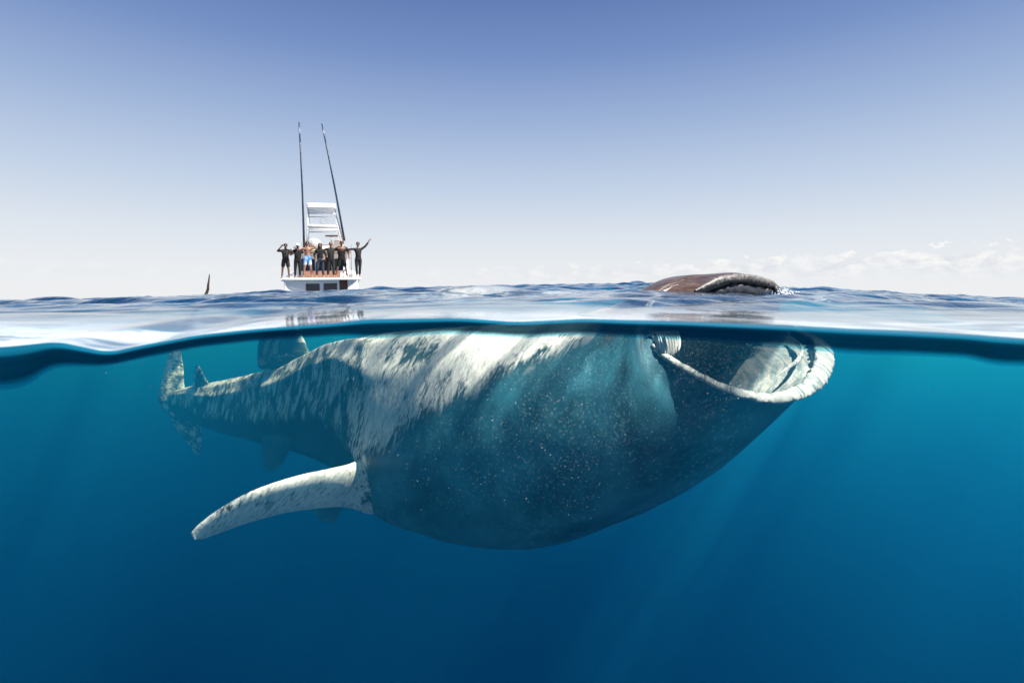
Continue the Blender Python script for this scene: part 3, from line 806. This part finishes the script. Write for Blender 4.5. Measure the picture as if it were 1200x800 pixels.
def skinned(name, V_, E_, Rr, m, parent, sub=1):
    me = bpy.data.meshes.new(name); me.from_pydata(V_, E_, []); me.update()
    o = bpy.data.objects.new(name, me); C.objects.link(o)
    sk = o.modifiers.new('s', 'SKIN'); sk.use_smooth_shade = True
    lay = me.skin_vertices[0] if me.skin_vertices else None
    if lay is None:
        bm = bmesh.new(); bm.from_mesh(me); bm.verts.layers.skin.verify(); bm.to_mesh(me); bm.free(); lay = me.skin_vertices[0]
    for i, r in enumerate(Rr):
        r = r if isinstance(r, tuple) else (r, r)
        lay.data[i].radius = r; lay.data[i].use_root = (i == 0)
    o.modifiers.new('ss', 'SUBSURF').levels = sub; o.modifiers['ss'].render_levels = sub
    dg = bpy.context.evaluated_depsgraph_get()
    nm = bpy.data.meshes.new_from_object(o.evaluated_get(dg)); nm.name = name
    bpy.data.objects.remove(o); bpy.data.meshes.remove(me)
    return link(name, nm, m, parent)

def person(label, px, skin, arms, legs=(.16, -.16), H=1.74, wide=1.0, top=None, bottom=None, hair=None, cap=None, glasses=False, lean=0, turn=0, dy=0):
    """arms: ((elbow, wrist) seen left, (elbow, wrist) seen right) in metres relative to the feet; x grows to the right of the photograph"""
    lx = (px-378)*.042*1.02
    base_ = BM @ Vector((lx, .12+dy, .837))
    t_ = thing('person', label, 'person', base_, ROT+turn, 'people waving from the stern of the boat')
    s = H/1.74
    V_ = [(0, 0, .97), (lean*.3, 0, 1.12), (lean*.7, 0, 1.32), (lean, 0, 1.46), (lean, -.01, 1.55), (lean, -.02, 1.64), (lean, -.01, 1.70)]
    Rr = [(.145*wide, .11), (.125*wide, .10), (.16*wide, .115), (.075, .06), (.055, .055), (.078, .092), (.068, .082)]
    E_ = [(0, 1), (1, 2), (2, 3), (3, 4), (4, 5), (5, 6)]
    nose = len(V_); V_.append((lean, -.125, 1.625)); Rr.append(.014); E_.append((5, nose))
    armi = []; legi = []
    for sd, (el, wr) in zip((-1, 1), arms):
        sh = len(V_); V_.append((lean+sd*.175*wide, 0, 1.41)); Rr.append(.062*wide); E_.append((2, sh))
        e = len(V_); V_.append(el); Rr.append(.045); E_.append((sh, e))
        w_ = len(V_); V_.append(wr); Rr.append(.029); E_.append((e, w_))
        d = (Vector(wr)-Vector(el)).normalized(); wv = Vector(wr)
        pl = len(V_); V_.append(tuple(wv+d*.07)); Rr.append((.040, .022)); E_.append((w_, pl))
        side = d.cross(Vector((0, 1, 0))).normalized()
        for f, (a, ln) in enumerate(((-.35, .075), (-.12, .092), (.12, .088), (.35, .068), (1.0, .055))):
            d2 = (d*math.cos(a)+side*math.sin(a)).normalized()
            b0 = wv+d*(.085 if f < 4 else .03)+side*(math.sin(a)*.05)
            i0 = len(V_); V_.append(tuple(b0+d2*.02)); Rr.append(.010); E_.append((pl, i0))
            V_.append(tuple(b0+d2*ln*.6)); Rr.append(.009); E_.append((i0, i0+1))
            V_.append(tuple(b0+d2*ln+Vector((0, -.012, 0)))); Rr.append(.008); E_.append((i0+1, i0+2))
        armi.append((sh, e, w_))
    for sd, fx in zip((-1, 1), (-legs[0], -legs[1])):
        hx = sd*.085
        h0 = len(V_)
        fx = sd*abs(fx)
        V_ += [(hx, 0, .88), ((hx+fx)/2+sd*.01, -.03, .49), (fx, 0, .09), (fx+sd*.03, -.15, .035)]
        Rr += [(.088, .09), .056, .038, (.038, .026)]
        E_ += [(0, h0), (h0, h0+1), (h0+1, h0+2), (h0+2, h0+3)]; legi.append((h0, h0+1, h0+2))
    V_ = [(a*s, b*s, c*s) for a, b, c in V_]
    skinned('body', V_, E_, Rr, skin, t_)
    def sub_(name, idx, edges, m, g=1.16, cut={}):
        mp = {i: n_ for n_, i in enumerate(idx)}
        vv_ = [V_[i] for i in idx]; rr_ = [tuple(x*g+.004 for x in (Rr[i] if isinstance(Rr[i], tuple) else (Rr[i], Rr[i]))) for i in idx]
        ee = [(mp[a], mp[b]) for a, b in edges]
        for (a, b), f in cut.items():                 # a garment that ends part way along a limb
            p = Vector(V_[a]).lerp(Vector(V_[b]), f); vv_.append(tuple(p)); ra_ = rr_[mp[a]]; rr_.append((ra_[0]*.86, ra_[1]*.86)); ee.append((mp[a], len(vv_)-1))
        skinned(name, vv_, ee, rr_, m, t_)
    if top:
        idx = [0, 1, 2, 3]+[l[0] for l in legi]; ed = [(0, 1), (1, 2), (2, 3)]+[(0, l[0]) for l in legi]; cut = {}
        for sh, e, w_ in armi:
            if top[1] == 'long': idx += [sh, e]; ed += [(2, sh), (sh, e)]; cut[(e, w_)] = .9
            else: idx += [sh]; ed += [(2, sh)]; cut[(sh, e)] = .7
        sub_(top[2], idx, ed, top[0], cut=cut)
    if bottom:
        idx = [0, 1]; ed = [(0, 1)]; cut = {}
        for h0, k0, a0 in legi:
            idx.append(h0); ed.append((0, h0))
            if bottom[1] == 'long': idx.append(k0); ed.append((h0, k0)); cut[(k0, a0)] = .88
            else: cut[(h0, k0)] = bottom[1]
        sub_(bottom[2], idx, ed, bottom[0], 1.2, cut)
    hd = Vector(V_[5])
    if hair:
        bm = bmesh.new(); bmesh.ops.create_icosphere(bm, subdivisions=3, radius=1, matrix=Matrix.LocRotScale(hd+Vector((0, .025, .05)), None, Vector((.092, .10, .088))))
        if hair[1]: bmesh.ops.create_icosphere(bm, subdivisions=3, radius=1, matrix=Matrix.LocRotScale(hd+Vector((0, .05, -.08)), None, Vector((.11, .06, .19))))
        for v in bm.verts: v.co += Vector([noise.noise(v.co*25+Vector((k*9, 0, 0))) for k in range(3)])*.012
        bobj('hair', bm, hair[0], t_, True)
    if cap:
        bm = bmesh.new(); bmesh.ops.create_icosphere(bm, subdivisions=3, radius=1, matrix=Matrix.LocRotScale(hd+Vector((0, .01, .055)), None, Vector((.10, .11, .085))))
        box(bm, hd.x-.07, hd.x+.07, hd.y-.20, hd.y-.05, hd.z+.045, hd.z+.062, .005)
        bobj('cap', bm, cap, t_, True)
    for sd in (-1, 1):
        bm = bmesh.new(); bmesh.ops.create_icosphere(bm, subdivisions=2, radius=1, matrix=Matrix.LocRotScale(hd+Vector((sd*.032, -.088, .015)), None, Vector((.026, .014, .020) if glasses else (.012, .010, .009))))
        bobj('lens' if glasses else 'eye', bm, m_lens, t_, True)
        bm = bmesh.new(); bmesh.ops.create_icosphere(bm, subdivisions=2, radius=1, matrix=Matrix.LocRotScale(hd+Vector((sd*.083, .0, 0)), None, Vector((.012, .022, .032))))
        bobj('ear', bm, skin, t_, True)
    bm = bmesh.new(); bmesh.ops.create_icosphere(bm, subdivisions=2, radius=1, matrix=Matrix.LocRotScale(hd+Vector((0, -.086, -.052)), None, Vector((.024, .008, .006))))
    bobj('mouth', bm, m_red, t_, True)
    return t_

person('person in a black shorty wetsuit saluting at the left end of the row', 338.8, m_sk,
       (((-.40, -.05, 1.36), (-.20, -.14, 1.58)), ((.36, -.05, 1.22), (.30, -.22, 1.36))), legs=(.17, .17), H=1.68, top=(m_neo, 'short', 'wetsuit_top'), bottom=(m_neo, .85, 'wetsuit_legs'), hair=(m_hair, 0))
person('person in a white cap with black top and long black trousers, second from left', 351.6, m_sk,
       (((-.34, -.05, 1.16), (-.38, -.20, 1.33)), ((.36, -.05, 1.30), (.46, -.05, 1.40))), legs=(.12, .12), H=1.66, wide=1.08, top=(m_blk, 'short', 'top'), bottom=(m_blk, 'long', 'trousers'), cap=m_cap)
person('shirtless man in blue and white board shorts with a hand behind his head', 361.9, m_sk2,
       (((-.38, .0, 1.32), (-.48, -.05, 1.38)), ((.40, -.02, 1.46), (.14, -.02, 1.66))), legs=(.15, .20), H=1.80, bottom=(m_short, .75, 'board_shorts'), hair=(m_hair, 0))
person('long-haired person in a black long-sleeved top and slate blue trousers', 375.6, m_sk2,
       (((-.28, -.02, 1.13), (-.20, -.15, .95)), ((.30, -.03, 1.15), (.22, -.16, 1.02))), legs=(.15, .17), H=1.70, top=(m_blk, 'long', 'top'), bottom=(m_jean, 'long', 'trousers'), hair=(m_hair, 1))
person('fair-haired person in dark wetsuit with both arms round the neighbours on the stern', 387.6, m_sk2,
       (((-.37, .03, 1.37), (-.52, .08, 1.34)), ((.36, .03, 1.36), (.50, .08, 1.38))), legs=(.13, .14), H=1.76, wide=.95, top=(m_neo, 'short', 'wetsuit_top'), bottom=(m_neo, 'long', 'wetsuit_legs'), hair=(m_hair2, 0), glasses=True)
person('broad man with black t-shirt and black shorts standing with legs apart', 399.6, m_sk,
       (((-.40, .0, 1.28), (-.56, .05, 1.33)), ((.36, -.02, 1.16), (.34, -.18, .98))), legs=(.26, .26), H=1.82, wide=1.22, top=(m_blk, 'short', 't_shirt'), bottom=(m_blk, .95, 'shorts'), hair=(m_hair, 0), glasses=True)
person('slim woman in a full black wetsuit flinging one arm up at the right', 418.3, m_sk2,
       (((-.36, .0, 1.40), (-.60, .02, 1.38)), ((.34, .0, 1.56), (.50, -.02, 1.80))), legs=(.06, .06), H=1.76, wide=.86, top=(m_neo, 'long', 'wetsuit_top'), bottom=(m_neo, 'long', 'wetsuit_legs'), hair=(m_hair, 0), glasses=True, lean=-.02)

pts = []
for _ in range(260):
    px = random.choice([random.gauss(340, 5), random.uniform(334, 420)])
    p = P(px, 344, BY-.6-random.random()*.8)
    p.z = float(sea(np.array([p.x]), np.array([p.y]))[0])+abs(random.gauss(0, .03)); pts.append((p, random.uniform(.01, .035)))
specks('foam', pts, m_drop, 'flecks of white foam round the stern of the boat')
print('boat sea level', bz0, 'root', BZ)
